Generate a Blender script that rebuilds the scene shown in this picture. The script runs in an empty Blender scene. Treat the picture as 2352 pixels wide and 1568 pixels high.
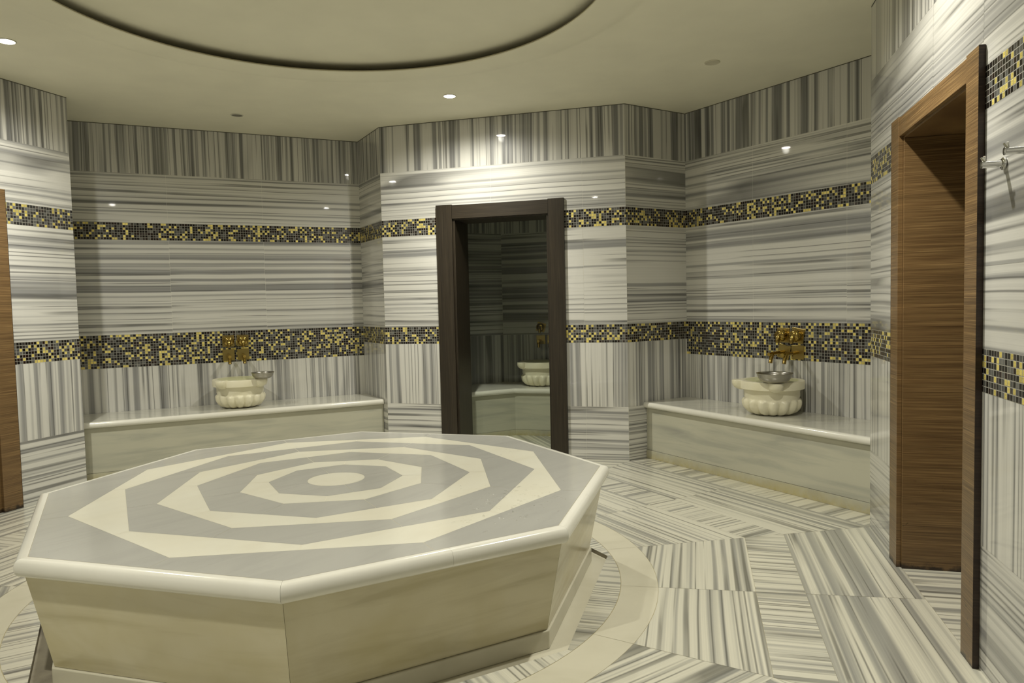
import bpy, math, random
from mathutils import Vector, Matrix
random.seed(7)
PI = math.pi
scene = bpy.context.scene
COL = scene.collection
rad = math.radians

# ------------------------------------------------------------------ plan of the hammam (metres)
T = (-0.941, 3.760)                      # centre of the octagonal room and of the heated platform
A = (-3.446, 5.751); Cc = (-1.537, 7.506); D = (-1.212, 6.920); E = (1.009, 6.295)
F = (1.620, 6.681); G = (2.152, 4.328)
V5 = (-4.137, 3.610)
V6 = (T[0] + 3.15*math.cos(rad(229)), T[1] + 3.15*math.sin(rad(229)))
V7 = (-0.667, 0.622)
V8 = (1.609, 2.196)
G1 = (2.847, 4.775)                      # inner corner of the right niche
A1 = (-3.925, 6.391)                     # inner corner of the left niche
ZC = 3.094
Z_LOW, Z_N0, Z_W0, Z_B0, Z_SPLIT, Z_M0, Z_M1, Z_S = 0.473, 1.042, 0.902, 1.202, 1.50, 2.060, 2.216, 2.661

def sub(a, b): return (a[0]-b[0], a[1]-b[1])
def add(a, b, k=1.0): return (a[0]+b[0]*k, a[1]+b[1]*k)
def unit(a):
    l = math.hypot(*a); return (a[0]/l, a[1]/l)
def dist(a, b): return math.hypot(a[0]-b[0], a[1]-b[1])
def lerp(a, b, t): return (a[0]+(b[0]-a[0])*t, a[1]+(b[1]-a[1])*t)
def pol(r, deg, c=T): return (c[0]+r*math.cos(rad(deg)), c[1]+r*math.sin(rad(deg)))
def inward(a, b, ref=T):
    t = unit(sub(b, a)); n = (-t[1], t[0]); r = sub(ref, a)
    if r[0]*n[0]+r[1]*n[1] < 0: n = (-n[0], -n[1])
    return t, n

# ------------------------------------------------------------------ mesh builder
class MB:
    def __init__(s): s.v = []; s.f = []; s.m = []; s.uv = []
    def face(s, pts, mat=0, uv=None):
        i = len(s.v); s.v += [tuple(p) for p in pts]
        s.f.append(list(range(i, i+len(pts)))); s.m.append(mat)
        s.uv.append(uv if uv else [(0, 0)]*len(pts))
    def grid(s, rows, closed=True, mat=0, uvs=None):
        """rows: list of rings of points"""
        base = len(s.v); n = len(rows[0])
        for r in rows: s.v += [tuple(p) for p in r]
        for j in range(len(rows)-1):
            for i in range(n if closed else n-1):
                k = (i+1) % n
                s.f.append([base+j*n+i, base+j*n+k, base+(j+1)*n+k, base+(j+1)*n+i]); s.m.append(mat)
                s.uv.append([(0, 0)]*4)
    def cap(s, ring, mat=0, flip=False):
        s.face(ring[::-1] if flip else ring, mat)
    def box(s, c, d, mat=0, M=None, skip=()):
        x, y, z = c; a, b, e = d[0]/2, d[1]/2, d[2]/2
        P = [(x-a, y-b, z-e), (x+a, y-b, z-e), (x+a, y+b, z-e), (x-a, y+b, z-e),
             (x-a, y-b, z+e), (x+a, y-b, z+e), (x+a, y+b, z+e), (x-a, y+b, z+e)]
        if M is not None: P = [tuple(M @ Vector(p)) for p in P]
        base = len(s.v); s.v += P
        for q in ((0, 3, 2, 1), (4, 5, 6, 7), (0, 1, 5, 4), (1, 2, 6, 5), (2, 3, 7, 6), (3, 0, 4, 7)):
            s.f.append([base+i for i in q]); s.m.append(mat); s.uv.append([(0, 0)]*4)
    def prism(s, poly, z0, z1, mat=0, top=True, bottom=True):
        n = len(poly); base = len(s.v)
        s.v += [(p[0], p[1], z0) for p in poly] + [(p[0], p[1], z1) for p in poly]
        for i in range(n):
            k = (i+1) % n
            s.f.append([base+i, base+k, base+n+k, base+n+i]); s.m.append(mat); s.uv.append([(0, 0)]*4)
        if top: s.f.append([base+n+i for i in range(n)]); s.m.append(mat); s.uv.append([(0, 0)]*n)
        if bottom: s.f.append([base+i for i in range(n)][::-1]); s.m.append(mat); s.uv.append([(0, 0)]*n)
    def lathe(s, prof, n=48, c=(0, 0, 0), mat=0, M=None):
        rows = []
        for r, z in prof:
            ring = [(c[0]+r*math.cos(2*PI*i/n), c[1]+r*math.sin(2*PI*i/n), c[2]+z) for i in range(n)]
            if M is not None: ring = [tuple(M @ Vector(p)) for p in ring]
            rows.append(ring)
        s.grid(rows, True, mat)
        if prof[0][0] > 1e-5: s.cap(rows[0], mat, True)
        if prof[-1][0] > 1e-5: s.cap(rows[-1], mat)
    def tube(s, path, r, n=16, mat=0, caps=True):
        rows = []; P = [Vector(p) for p in path]; x = None
        for i, p in enumerate(P):
            d = (P[min(i+1, len(P)-1)] - P[max(i-1, 0)]).normalized()
            if x is None:
                u = Vector((0, 0, 1)) if abs(d.z) < .9 else Vector((1, 0, 0))
                x = d.cross(u)
            x = (x - d*x.dot(d)).normalized(); y = x.cross(d).normalized()
            rr = r[i] if isinstance(r, (list, tuple)) else r
            rows.append([tuple(p + x*rr*math.cos(2*PI*k/n) + y*rr*math.sin(2*PI*k/n)) for k in range(n)])
        s.grid(rows, True, mat)
        if caps: s.cap(rows[0], mat, True); s.cap(rows[-1], mat)
    def build(s, name, mats, parent=None, smooth=False, loc=None, bevel=0, angle=35, recalc=True):
        me = bpy.data.meshes.new(name)
        me.from_pydata(s.v, [], s.f)
        mats = mats if isinstance(mats, (list, tuple)) else [mats]
        for m in mats: me.materials.append(m)
        me.polygons.foreach_set('material_index', s.m)
        uvl = me.uv_layers.new(name='UVMap'); flat = []
        for u in s.uv:
            for q in u: flat += [q[0], q[1]]
        uvl.data.foreach_set('uv', flat)
        if recalc or smooth:
            import bmesh
            bm = bmesh.new(); bm.from_mesh(me)
            if smooth: bmesh.ops.remove_doubles(bm, verts=bm.verts, dist=1e-5)
            bmesh.ops.recalc_face_normals(bm, faces=bm.faces)
            bm.to_mesh(me); bm.free()
        if smooth:
            me.polygons.foreach_set('use_smooth', [True]*len(me.polygons))
            try: me.set_sharp_from_angle(angle=rad(angle))
            except Exception: pass
        me.update()
        o = bpy.data.objects.new(name, me); COL.objects.link(o)
        if parent: o.parent = parent
        if loc: o.location = loc
        if bevel:
            b = o.modifiers.new('bevel', 'BEVEL'); b.width = bevel; b.segments = 2; b.limit_method = 'ANGLE'; b.angle_limit = rad(40)
            b.harden_normals = False
        return o

def empty(name, loc=(0, 0, 0), rz=0.0):
    o = bpy.data.objects.new(name, None); COL.objects.link(o)
    o.empty_display_size = .1
    o.location = loc; o.rotation_euler = (0, 0, rz); return o
def tag(o, label, cat, group=None, kind=None):
    o['label'] = label; o['category'] = cat
    if group: o['group'] = group
    if kind: o['kind'] = kind
    return o
def struct(o): o['kind'] = 'structure'; return o

# ------------------------------------------------------------------ materials
def newmat(name):
    m = bpy.data.materials.new(name); m.use_nodes = True
    nt = m.node_tree; nt.nodes.clear()
    out = nt.nodes.new('ShaderNodeOutputMaterial'); b = nt.nodes.new('ShaderNodeBsdfPrincipled')
    nt.links.new(b.outputs[0], out.inputs[0]); return m, nt, b
def N(nt, t, **kw):
    n = nt.nodes.new(t)
    for k, v in kw.items():
        if k.startswith('_'): setattr(n, k[1:], v)
        else: n.inputs[k.replace('~', ' ')].default_value = v
    return n
def math_(nt, op, a, b=None, c=None, clamp=False):
    n = nt.nodes.new('ShaderNodeMath'); n.operation = op; n.use_clamp = clamp
    for i, x in enumerate((a, b, c)):
        if x is None: continue
        if isinstance(x, (int, float)): n.inputs[i].default_value = x
        else: nt.links.new(x, n.inputs[i])
    return n.outputs[0]
def ramp(nt, fac, stops, interp='LINEAR'):
    r = nt.nodes.new('ShaderNodeValToRGB'); r.color_ramp.interpolation = interp
    e = r.color_ramp.elements
    while len(e) < len(stops): e.new(0.5)
    for i, (p, c) in enumerate(stops):
        e[i].position = p; e[i].color = (c, c, c, 1) if isinstance(c, (int, float)) else (*c, 1)
    nt.links.new(fac, r.inputs[0]); return r.outputs[0]
def mix(nt, fac, a, b, mode='MIX'):
    n = nt.nodes.new('ShaderNodeMix'); n.data_type = 'RGBA'; n.blend_type = mode
    for i, x in ((0, fac), (6, a), (7, b)):
        if isinstance(x, (int, float)): n.inputs[i].default_value = x
        elif isinstance(x, tuple): n.inputs[i].default_value = (*x, 1) if len(x) == 3 else x
        else: nt.links.new(x, n.inputs[i])
    return n.outputs[2]
def noise(nt, vec, scale, detail=2.0, rough=.5, dist_=0.0):
    n = nt.nodes.new('ShaderNodeTexNoise'); n.inputs['Scale'].default_value = scale
    n.inputs['Detail'].default_value = detail; n.inputs['Roughness'].default_value = rough
    n.inputs['Distortion'].default_value = dist_
    nt.links.new(vec, n.inputs['Vector']); return n.outputs['Fac']
def comb(nt, x, y, z):
    n = nt.nodes.new('ShaderNodeCombineXYZ')
    for i, q in enumerate((x, y, z)):
        if isinstance(q, (int, float)): n.inputs[i].default_value = q
        else: nt.links.new(q, n.inputs[i])
    return n.outputs[0]

def mat_stripe(name, white=(.71, .70, .655), grey=(.29, .29, .285), dark=(.055, .055, .055), rough=.12, freq=1.0, spec=.5, thresh=0.0, coat=.03):
    m, nt, b = newmat(name)
    uv = nt.nodes.new('ShaderNodeUVMap'); uv.uv_map = 'UVMap'
    sp = nt.nodes.new('ShaderNodeSeparateXYZ'); nt.links.new(uv.outputs[0], sp.inputs[0])
    u, v = sp.outputs[0], sp.outputs[1]
    # gentle wander of the strata along their length
    w = noise(nt, comb(nt, math_(nt, 'MULTIPLY', u, 2.5), math_(nt, 'MULTIPLY', v, .9), 3.1), 1.0, 1.0)
    w = math_(nt, 'MULTIPLY', math_(nt, 'SUBTRACT', w, .5), .022)
    uu = math_(nt, 'ADD', u, w)
    vs = math_(nt, 'MULTIPLY', v, .10)
    n1 = noise(nt, comb(nt, math_(nt, 'MULTIPLY', uu, 25*freq), vs, 0.0), 1.0, 0.0, .5)
    n2 = noise(nt, comb(nt, math_(nt, 'MULTIPLY', uu, 62*freq), vs, 7.0), 1.0, 0.0, .6)
    n3 = noise(nt, comb(nt, math_(nt, 'MULTIPLY', uu, 19*freq), vs, 13.0), 1.0, 0.0, .5)
    n4 = noise(nt, comb(nt, math_(nt, 'MULTIPLY', uu, 170*freq), math_(nt, 'MULTIPLY', v, .6), 21.0), 1.0, 1.0, .6)
    n6 = noise(nt, comb(nt, math_(nt, 'MULTIPLY', uu, 5*freq), vs, 41.0), 1.0, 0.0, .5)
    s = math_(nt, 'ADD', math_(nt, 'MULTIPLY', n1, .56), math_(nt, 'ADD', math_(nt, 'MULTIPLY', n2, .22), math_(nt, 'MULTIPLY', n6, .22)))
    t0 = .47 + thresh
    g = ramp(nt, s, [(0.0, .85), (t0-.12, 1.0), (t0-.08, .86), (t0-.03, .66), (t0-.012, .40), (t0+.022, .30), (t0+.036, .10), (t0+.08, .02), (1.0, 0.0)])
    c = mix(nt, g, white, grey)
    # thin dark seams where a second field crosses its mean
    l = math_(nt, 'ABSOLUTE', math_(nt, 'SUBTRACT', n3, .5))
    l = ramp(nt, l, [(0.0, 1.0), (.015, .8), (.055, 0.0), (1.0, 0.0)])
    brk = ramp(nt, noise(nt, comb(nt, math_(nt, 'MULTIPLY', u, 5), math_(nt, 'MULTIPLY', v, 1.1), 30.0), 1.0, 1.0), [(.36, 0.0), (.52, 1.0)])
    l = math_(nt, 'MULTIPLY', math_(nt, 'MULTIPLY', l, brk), .74)
    c = mix(nt, l, c, dark)
    f = ramp(nt, n4, [(.3, .93), (.7, 1.04)])
    c = mix(nt, 1.0, c, f, 'MULTIPLY')
    nt.links.new(c, b.inputs['Base Color'])
    b.inputs['Roughness'].default_value = rough
    b.inputs['Specular IOR Level'].default_value = spec
    b.inputs['Coat Weight'].default_value = .9; b.inputs['Coat Roughness'].default_value = coat
    return m

def mat_marble(name, base, vein, scale=1.0, amount=.5, rough=.16, rot=0.0, stretch=(6, 1, 1), stain=None, stain_amt=0.0, cloud=.06, wisps=None, bottom_stain=None):
    m, nt, b = newmat(name)
    tc = nt.nodes.new('ShaderNodeTexCoord')
    mp = nt.nodes.new('ShaderNodeMapping'); nt.links.new(tc.outputs['Object'], mp.inputs['Vector'])
    mp.inputs['Rotation'].default_value = rot if isinstance(rot, tuple) else (0, 0, rot)
    mp.inputs['Scale'].default_value = stretch
    n1 = noise(nt, mp.outputs[0], 1.6*scale, 4.0, .55, .6)
    n2 = noise(nt, tc.outputs['Object'], 1.3, 2.0, .5)
    v = ramp(nt, n1, [(.44, 0.0), (.54, .35), (.66, 1.0)])
    c = mix(nt, math_(nt, 'MULTIPLY', v, amount), base, vein)
    if wisps:
        n3 = noise(nt, mp.outputs[0], .7*scale, 2.0, .5, .4)
        w = ramp(nt, n3, [(.62, 0.0), (.68, .5), (.74, 1.0)])
        c = mix(nt, math_(nt, 'MULTIPLY', w, .7), c, wisps)
    if stain:
        n4 = noise(nt, tc.outputs['Object'], 2.1, 3.0, .6, .5)
        w = ramp(nt, n4, [(.40, 0.0), (.66, 1.0)])
        c = mix(nt, math_(nt, 'MULTIPLY', w, stain_amt), c, stain)
    if bottom_stain:
        sp = nt.nodes.new('ShaderNodeSeparateXYZ'); nt.links.new(tc.outputs['Object'], sp.inputs[0])
        n5 = noise(nt, mp.outputs[0], 9.0, 3.0, .6)
        h = math_(nt, 'SUBTRACT', .075, sp.outputs[2]); h = math_(nt, 'MULTIPLY', h, 14, None, True)
        w = math_(nt, 'MULTIPLY', h, ramp(nt, n5, [(.3, .35), (.7, 1.0)]))
        c = mix(nt, math_(nt, 'MULTIPLY', w, .8), c, bottom_stain)
    f = ramp(nt, n2, [(.3, 1.0-cloud), (.7, 1.0+cloud)])
    c = mix(nt, 1.0, c, f, 'MULTIPLY')
    nt.links.new(c, b.inputs['Base Color'])
    b.inputs['Roughness'].default_value = rough
    return m

def mat_plain(name, col, rough=.5, metal=0.0, emit=0.0, bump=0.0, bs=200):
    m, nt, b = newmat(name)
    tc = nt.nodes.new('ShaderNodeTexCoord')
    f = ramp(nt, noise(nt, tc.outputs['Object'], 3.0, 3.0), [(.3, .965), (.7, 1.03)])
    c = mix(nt, 1.0, col, f, 'MULTIPLY')
    nt.links.new(c, b.inputs['Base Color'])
    b.inputs['Roughness'].default_value = rough; b.inputs['Metallic'].default_value = metal
    if emit:
        b.inputs['Emission Color'].default_value = (*col, 1); b.inputs['Emission Strength'].default_value = emit
    if bump:
        bp = nt.nodes.new('ShaderNodeBump'); bp.inputs['Strength'].default_value = bump; bp.inputs['Distance'].default_value = .002
        nt.links.new(noise(nt, tc.outputs['Object'], bs, 2.0), bp.inputs['Height']); nt.links.new(bp.outputs[0], b.inputs['Normal'])
    return m

def mat_mosaic():
    m, nt, b = newmat('glass_mosaic')
    uv = nt.nodes.new('ShaderNodeUVMap'); uv.uv_map = 'UVMap'
    fl = nt.nodes.new('ShaderNodeVectorMath'); fl.operation = 'FLOOR'; nt.links.new(uv.outputs[0], fl.inputs[0])
    fr = nt.nodes.new('ShaderNodeVectorMath'); fr.operation = 'FRACTION'; nt.links.new(uv.outputs[0], fr.inputs[0])
    wn = nt.nodes.new('ShaderNodeTexWhiteNoise'); wn.noise_dimensions = '2D'; nt.links.new(fl.outputs[0], wn.inputs['Vector'])
    wn2 = nt.nodes.new('ShaderNodeTexWhiteNoise'); wn2.noise_dimensions = '3D'
    ad = nt.nodes.new('ShaderNodeVectorMath'); ad.operation = 'ADD'; ad.inputs[1].default_value = (17.3, 5.7, 3.0)
    nt.links.new(fl.outputs[0], ad.inputs[0]); nt.links.new(ad.outputs[0], wn2.inputs['Vector'])
    cs = nt.nodes.new('ShaderNodeSeparateXYZ'); nt.links.new(fl.outputs[0], cs.inputs[0])
    par = math_(nt, 'FLOORED_MODULO', math_(nt, 'ADD', cs.outputs[0], cs.outputs[1]), 2.0)
    par = math_(nt, 'GREATER_THAN', par, .5)
    rv = wn.outputs['Value']
    r = math_(nt, 'ADD', math_(nt, 'MULTIPLY', rv, .84), math_(nt, 'MULTIPLY', par, .17))
    gold = (.90, .75, .21)
    c = ramp(nt, r, [(0.0, (.012, .010, .008)), (.36, (.022, .011, .008)), (.45, (.10, .10, .095)), (.58, (.15, .15, .142)), (.67, (.055, .045, .04)), (.735, gold)], 'CONSTANT')
    isg = math_(nt, 'GREATER_THAN', r, .735)
    var = ramp(nt, wn2.outputs['Value'], [(0, .72), (1, 1.12)])
    c = mix(nt, 1.0, c, var, 'MULTIPLY')
    sp = nt.nodes.new('ShaderNodeSeparateXYZ'); nt.links.new(fr.outputs[0], sp.inputs[0])
    e = math_(nt, 'MINIMUM', math_(nt, 'MINIMUM', sp.outputs[0], math_(nt, 'SUBTRACT', 1.0, sp.outputs[0])),
              math_(nt, 'MINIMUM', sp.outputs[1], math_(nt, 'SUBTRACT', 1.0, sp.outputs[1])))
    gr = math_(nt, 'LESS_THAN', e, .065)
    c = mix(nt, gr, c, (.34, .33, .29))
    nt.links.new(c, b.inputs['Base Color'])
    ng = math_(nt, 'SUBTRACT', 1.0, gr)
    met = math_(nt, 'MULTIPLY', math_(nt, 'MULTIPLY', isg, ng), .3); nt.links.new(met, b.inputs['Metallic'])
    rg = math_(nt, 'ADD', math_(nt, 'MULTIPLY', gr, .5), math_(nt, 'ADD', .14, math_(nt, 'MULTIPLY', isg, .16))); nt.links.new(rg, b.inputs['Roughness'])
    # crinkled foil under the gold tiles, pillowed glass edges
    nn = noise(nt, uv.outputs[0], 3.2, 2.0, .6)
    hgt = math_(nt, 'ADD', math_(nt, 'MULTIPLY', math_(nt, 'MULTIPLY', nn, isg), .0045), math_(nt, 'MULTIPLY', math_(nt, 'MINIMUM', e, .1), .012))
    bp = nt.nodes.new('ShaderNodeBump'); bp.inputs['Strength'].default_value = 1.0; bp.inputs['Distance'].default_value = .7
    nt.links.new(hgt, bp.inputs['Height']); nt.links.new(bp.outputs[0], b.inputs['Normal'])
    return m

def mat_wood(name, c0, c1, c2, grain, rough=.35, rot=None, foot=True):
    """grain: per-axis stretch of the fine lines; foot: water damage near the floor"""
    m, nt, b = newmat(name)
    tc = nt.nodes.new('ShaderNodeTexCoord')
    mp = nt.nodes.new('ShaderNodeMapping'); nt.links.new(tc.outputs['Object'], mp.inputs['Vector']); mp.inputs['Scale'].default_value = grain
    if rot: mp.inputs['Rotation'].default_value = rot
    n1 = noise(nt, mp.outputs[0], 1.0, 3.0, .65)
    n2 = noise(nt, mp.outputs[0], .13, 2.0, .5)
    c = ramp(nt, n1, [(.28, c0), (.5, c1), (.70, c2)])
    f = ramp(nt, n2, [(.35, .82), (.65, 1.12)])
    c = mix(nt, 1.0, c, f, 'MULTIPLY')
    if foot:
        sp = nt.nodes.new('ShaderNodeSeparateXYZ'); nt.links.new(tc.outputs['Object'], sp.inputs[0])
        n3 = noise(nt, tc.outputs['Object'], 11, 4.0, .6)
        h = math_(nt, 'MULTIPLY', math_(nt, 'SUBTRACT', .10, sp.outputs[2]), 9, None, True)
        w = ramp(nt, math_(nt, 'MULTIPLY', h, n3), [(.30, 0.0), (.42, 1.0)])
        c = mix(nt, math_(nt, 'MULTIPLY', w, .9), c, (.012, .007, .005))
        n5 = noise(nt, tc.outputs['Object'], 26, 2.0, .5, .8)
        h2 = math_(nt, 'MULTIPLY', math_(nt, 'SUBTRACT', .55, sp.outputs[2]), 3, None, True)
        w2 = math_(nt, 'MULTIPLY', ramp(nt, n5, [(.70, 0.0), (.74, 1.0)]), h2)
        c = mix(nt, math_(nt, 'MULTIPLY', w2, .6), c, (.02, .012, .008))
    nt.links.new(c, b.inputs['Base Color']); b.inputs['Roughness'].default_value = rough
    bp = nt.nodes.new('ShaderNodeBump'); bp.inputs['Strength'].default_value = .25; bp.inputs['Distance'].default_value = .001
    nt.links.new(n1, bp.inputs['Height']); nt.links.new(bp.outputs[0], b.inputs['Normal'])
    return m

WALL = mat_stripe('striped_marble_wall', rough=.35, spec=.35, thresh=-.008)
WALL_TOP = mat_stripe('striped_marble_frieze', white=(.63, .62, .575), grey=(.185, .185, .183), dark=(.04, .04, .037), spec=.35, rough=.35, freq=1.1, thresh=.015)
FLOORM = mat_stripe('striped_marble_floor', white=(.69, .67, .555), grey=(.30, .30, .268), dark=(.06, .06, .05), coat=.16, rough=.35, freq=1.0, thresh=-.01)
GROUT = mat_plain('pale_grout', (.80, .78, .68), .7)
JOINT = mat_plain('cream_joint', (.62, .57, .42), .6)
GROUT_Y = mat_plain('yellowed_grout', (.40, .35, .20), .7)
MOSAIC = mat_mosaic()
WALL_ST = mat_stripe('dimmed_striped_marble', white=(.52, .52, .48), grey=(.20, .20, .20), dark=(.04, .04, .04), rough=.35, spec=.35, thresh=.03)  # wall marble darkened so the steam room looks dimmer
GAP = mat_plain('shadow_gap', (.10, .095, .07), .8)
WHITE_IN = mat_marble('white_marble_inlay', (.76, .74, .625), (.68, .65, .53), amount=.4, rough=.20, stretch=(1.5, 3, 1), stain=(.70, .62, .42), stain_amt=.18, cloud=.03)
GREY_IN = mat_marble('grey_marble_inlay', (.435, .43, .395), (.37, .367, .34), amount=.4, rough=.16, stretch=(1.5, 7, 1), rot=.1, cloud=.05)
EDGE = mat_marble('white_marble_moulding', (.77, .755, .675), (.68, .655, .56), amount=.25, rough=.16, stretch=(2, 2, 2), cloud=.03)
PANEL = mat_marble('cream_marble_panel', (.66, .61, .44), (.48, .43, .275), amount=.75, rough=.2, stretch=(.8, .8, 6), stain=(.52, .45, .22), stain_amt=.45, cloud=.07)
RINGM = mat_marble('cream_marble_ring', (.63, .60, .475), (.54, .51, .39), amount=.55, rough=.25, stretch=(2, 2, 2), cloud=.03)
BENCHTOP = mat_marble('pale_grey_marble_slab', (.62, .61, .53), (.47, .47, .43), amount=.5, rough=.14, stretch=(1.2, 6, 2), rot=.6, cloud=.04)
BENCHF = mat_marble('veined_grey_marble_panel', (.50, .49, .39), (.37, .37, .31), amount=.75, rough=.22, scale=1.0, stretch=(.9, .9, 8), rot=(rad(22), rad(-24), 0), cloud=.05, wisps=(.20, .205, .195))
PLINTH = mat_marble('stained_marble_plinth', (.50, .49, .38), (.36, .36, .32), amount=.7, rough=.3, stretch=(3, 3, 3), stain=(.42, .37, .18), stain_amt=.45, cloud=.05, bottom_stain=(.42, .35, .13))
SHADEVEIN = mat_marble('shaded_gutter_marble', (.30, .27, .20), (.10, .085, .065), amount=.8, rough=.3, stretch=(3, 3, 3), cloud=.08)  # veined marble darkened to carry the shadow inside the gutter
BASINM = mat_marble('cream_carved_marble', (.84, .80, .62), (.72, .67, .48), amount=.35, rough=.33, stretch=(2, 2, 2), stain=(.72, .66, .36), stain_amt=.25, cloud=.03)
BASIN_IN = mat_marble('limescaled_basin_bowl', (.66, .66, .36), (.55, .55, .28), amount=.5, rough=.3, stretch=(2, 2, 2), cloud=.05)
PAINT = mat_plain('cream_ceiling_paint', (.80, .775, .62), .75)
PAINT_SHADE = mat_plain('shaded_cove_paint', (.42, .38, .26), .85)  # ceiling cream darkened, shade of the cove slot put into the colour
OAK = mat_wood('brown_oak_veneer', (.080, .043, .017), (.165, .098, .040), (.29, .185, .078), (2.2, 2.2, 210), .33)
WENGE = mat_wood('dark_wenge_veneer', (.014, .0105, .006), (.026, .019, .011), (.041, .031, .019), (190, 190, 3), .40, foot=False)
WENGE_H = mat_wood('dark_wenge_crossgrain', (.014, .0105, .006), (.026, .019, .011), (.041, .031, .019), (3, 3, 190), .40, foot=False)
def mat_tinted():
    m, nt, b = newmat('dimming_glass')
    out = [n for n in nt.nodes if n.type == 'OUTPUT_MATERIAL'][0]
    tr = nt.nodes.new('ShaderNodeBsdfTransparent'); tr.inputs[0].default_value = (.97, .985, .965, 1)
    gl = nt.nodes.new('ShaderNodeBsdfGlossy'); gl.inputs['Roughness'].default_value = .02
    fr = nt.nodes.new('ShaderNodeFresnel'); fr.inputs[0].default_value = 1.3
    mx = nt.nodes.new('ShaderNodeMixShader')
    ge = nt.nodes.new('ShaderNodeNewGeometry')
    nt.links.new(math_(nt, 'MULTIPLY', fr.outputs[0], math_(nt, 'SUBTRACT', 1.0, ge.outputs['Backfacing'])), mx.inputs[0]); nt.links.new(tr.outputs[0], mx.inputs[1]); nt.links.new(gl.outputs[0], mx.inputs[2])
    nt.links.new(mx.outputs[0], out.inputs[0]); return m
TINTED = mat_tinted()
OAKEDGE = mat_wood('dark_door_edge', (.016, .008, .005), (.03, .016, .010), (.05, .028, .016), (2, 2, 120), .4)
GOLD = mat_plain('polished_brass', (.46, .33, .10), .13, 1.0)
GOLD_S = mat_plain('satin_brass', (.40, .31, .115), .32, 1.0)
STEEL = mat_plain('worn_steel', (.36, .345, .31), .28, 1.0, bump=.15, bs=60)
CHROME = mat_plain('chrome', (.62, .62, .60), .06, 1.0)
TRIM = mat_plain('lamp_trim', (.62, .60, .50), .4)
UNLIT = mat_plain('unlit_lamp_glass', (.16, .155, .12), .3)
LAMP = mat_plain('lit_lamp_glass', (1.0, .97, .88), .4, emit=100.0)
SPEAKER = mat_plain('ceiling_rosette', (.58, .55, .42), .6)

# ------------------------------------------------------------------ walls
seed_rows = {}
def rect_panel(mb, a, t, n, u0, u1, z0, z1, kind, off=.0006, g=.0006, row=0, jit=0.0):
    """one stone slab (or mosaic run) on a wall plane: kind 'h' strata level, 'v' strata upright, 'm' mosaic"""
    if u1-u0 < .003 or z1-z0 < .003: return
    gg = 0 if kind == 'm' else g
    U0, U1, Z0, Z1 = u0+gg, u1-gg, z0+gg*.6, z1-gg*.6
    P = []
    for u, z in ((U0, Z0), (U1, Z0), (U1, Z1), (U0, Z1)):
        p = add(add(a, t, u), n, off); P.append((p[0], p[1], z))
    if kind == 'h': uv = [(z+row*1.37+jit, u+row*3.3) for u, z in ((U0, Z0), (U1, Z0), (U1, Z1), (U0, Z1))]; mi = 0
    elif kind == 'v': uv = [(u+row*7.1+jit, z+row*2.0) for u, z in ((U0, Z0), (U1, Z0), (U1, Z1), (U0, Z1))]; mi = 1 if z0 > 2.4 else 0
    else:
        nrow = 13 if (z1-z0) > .2 else 7; p = (z1-z0)/nrow
        uv = [(u/p+row*31, (z-z0)/p+row*13) for u, z in ((U0, Z0), (U1, Z0), (U1, Z1), (U0, Z1))]; mi = 2
    mb.face(P, mi, uv)

def wall(name, a, b, courses, opening=None, ref=T, pitch=.84, start=0.0, row0=0, zt=ZC, thick=.10, stone=None):
    t, n = inward(a, b, ref); L = dist(a, b)
    mb = MB()
    holes = []
    def spans(z0, z1):
        """split a course around the door opening"""
        if not opening: return [(0, L, z0, z1)]
        o0, o1, oz = opening; r = []
        lo, hi = z0, min(z1, oz)
        if hi > lo: r += [(0, o0, lo, hi), (o1, L, lo, hi)]
        if z1 > oz: r += [(0, L, max(z0, oz), z1)] if z0 >= oz else [(0, L, oz, z1)]
        return r
    for ci, (z0, z1, kind) in enumerate(courses):
        for (s0, s1, c0, c1) in spans(z0, z1):
            if kind == 'm': 
                rect_panel(mb, a, t, n, s0, s1, c0, c1, kind, row=ci+row0); continue
            cuts = [s0]; x = start+pitch
            while x < s1-.02:
                if x > s0+.02: cuts.append(x)
                x += pitch
            cuts.append(s1)
            for i in range(len(cuts)-1):
                j = random.Random(ci*17+i*5+row0*101).uniform(-.003, .003) if kind == 'h' else i*2.3
                rect_panel(mb, a, t, n, cuts[i], cuts[i+1], c0, c1, kind, row=ci+row0, jit=j)
    if zt == ZC:
        P = [add(add(a, t, x), n, .0018) for x in (0, L)]
        mb.face([(*P[0], ZC-.006), (*P[1], ZC-.006), (*P[1], ZC), (*P[0], ZC)], 4)  # flat dark strip painted in for the shaded gap under the ceiling
    # backing: bedding grout face and the wall's own thickness
    regs = [(0, L, 0, zt)] if not opening else [(0, opening[0], 0, opening[2]), (opening[1], L, 0, opening[2]), (0, L, opening[2], zt)]
    for (u0, u1, z0, z1) in regs:
        P = [add(a, t, u0), add(a, t, u1), add(add(a, t, u1), n, -thick), add(add(a, t, u0), n, -thick)]
        mb.prism(P, z0, z1, 3)
    return struct(mb.build(name, [stone or WALL, stone or WALL_TOP, MOSAIC, GROUT, GAP], recalc=True)), t, n

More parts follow.
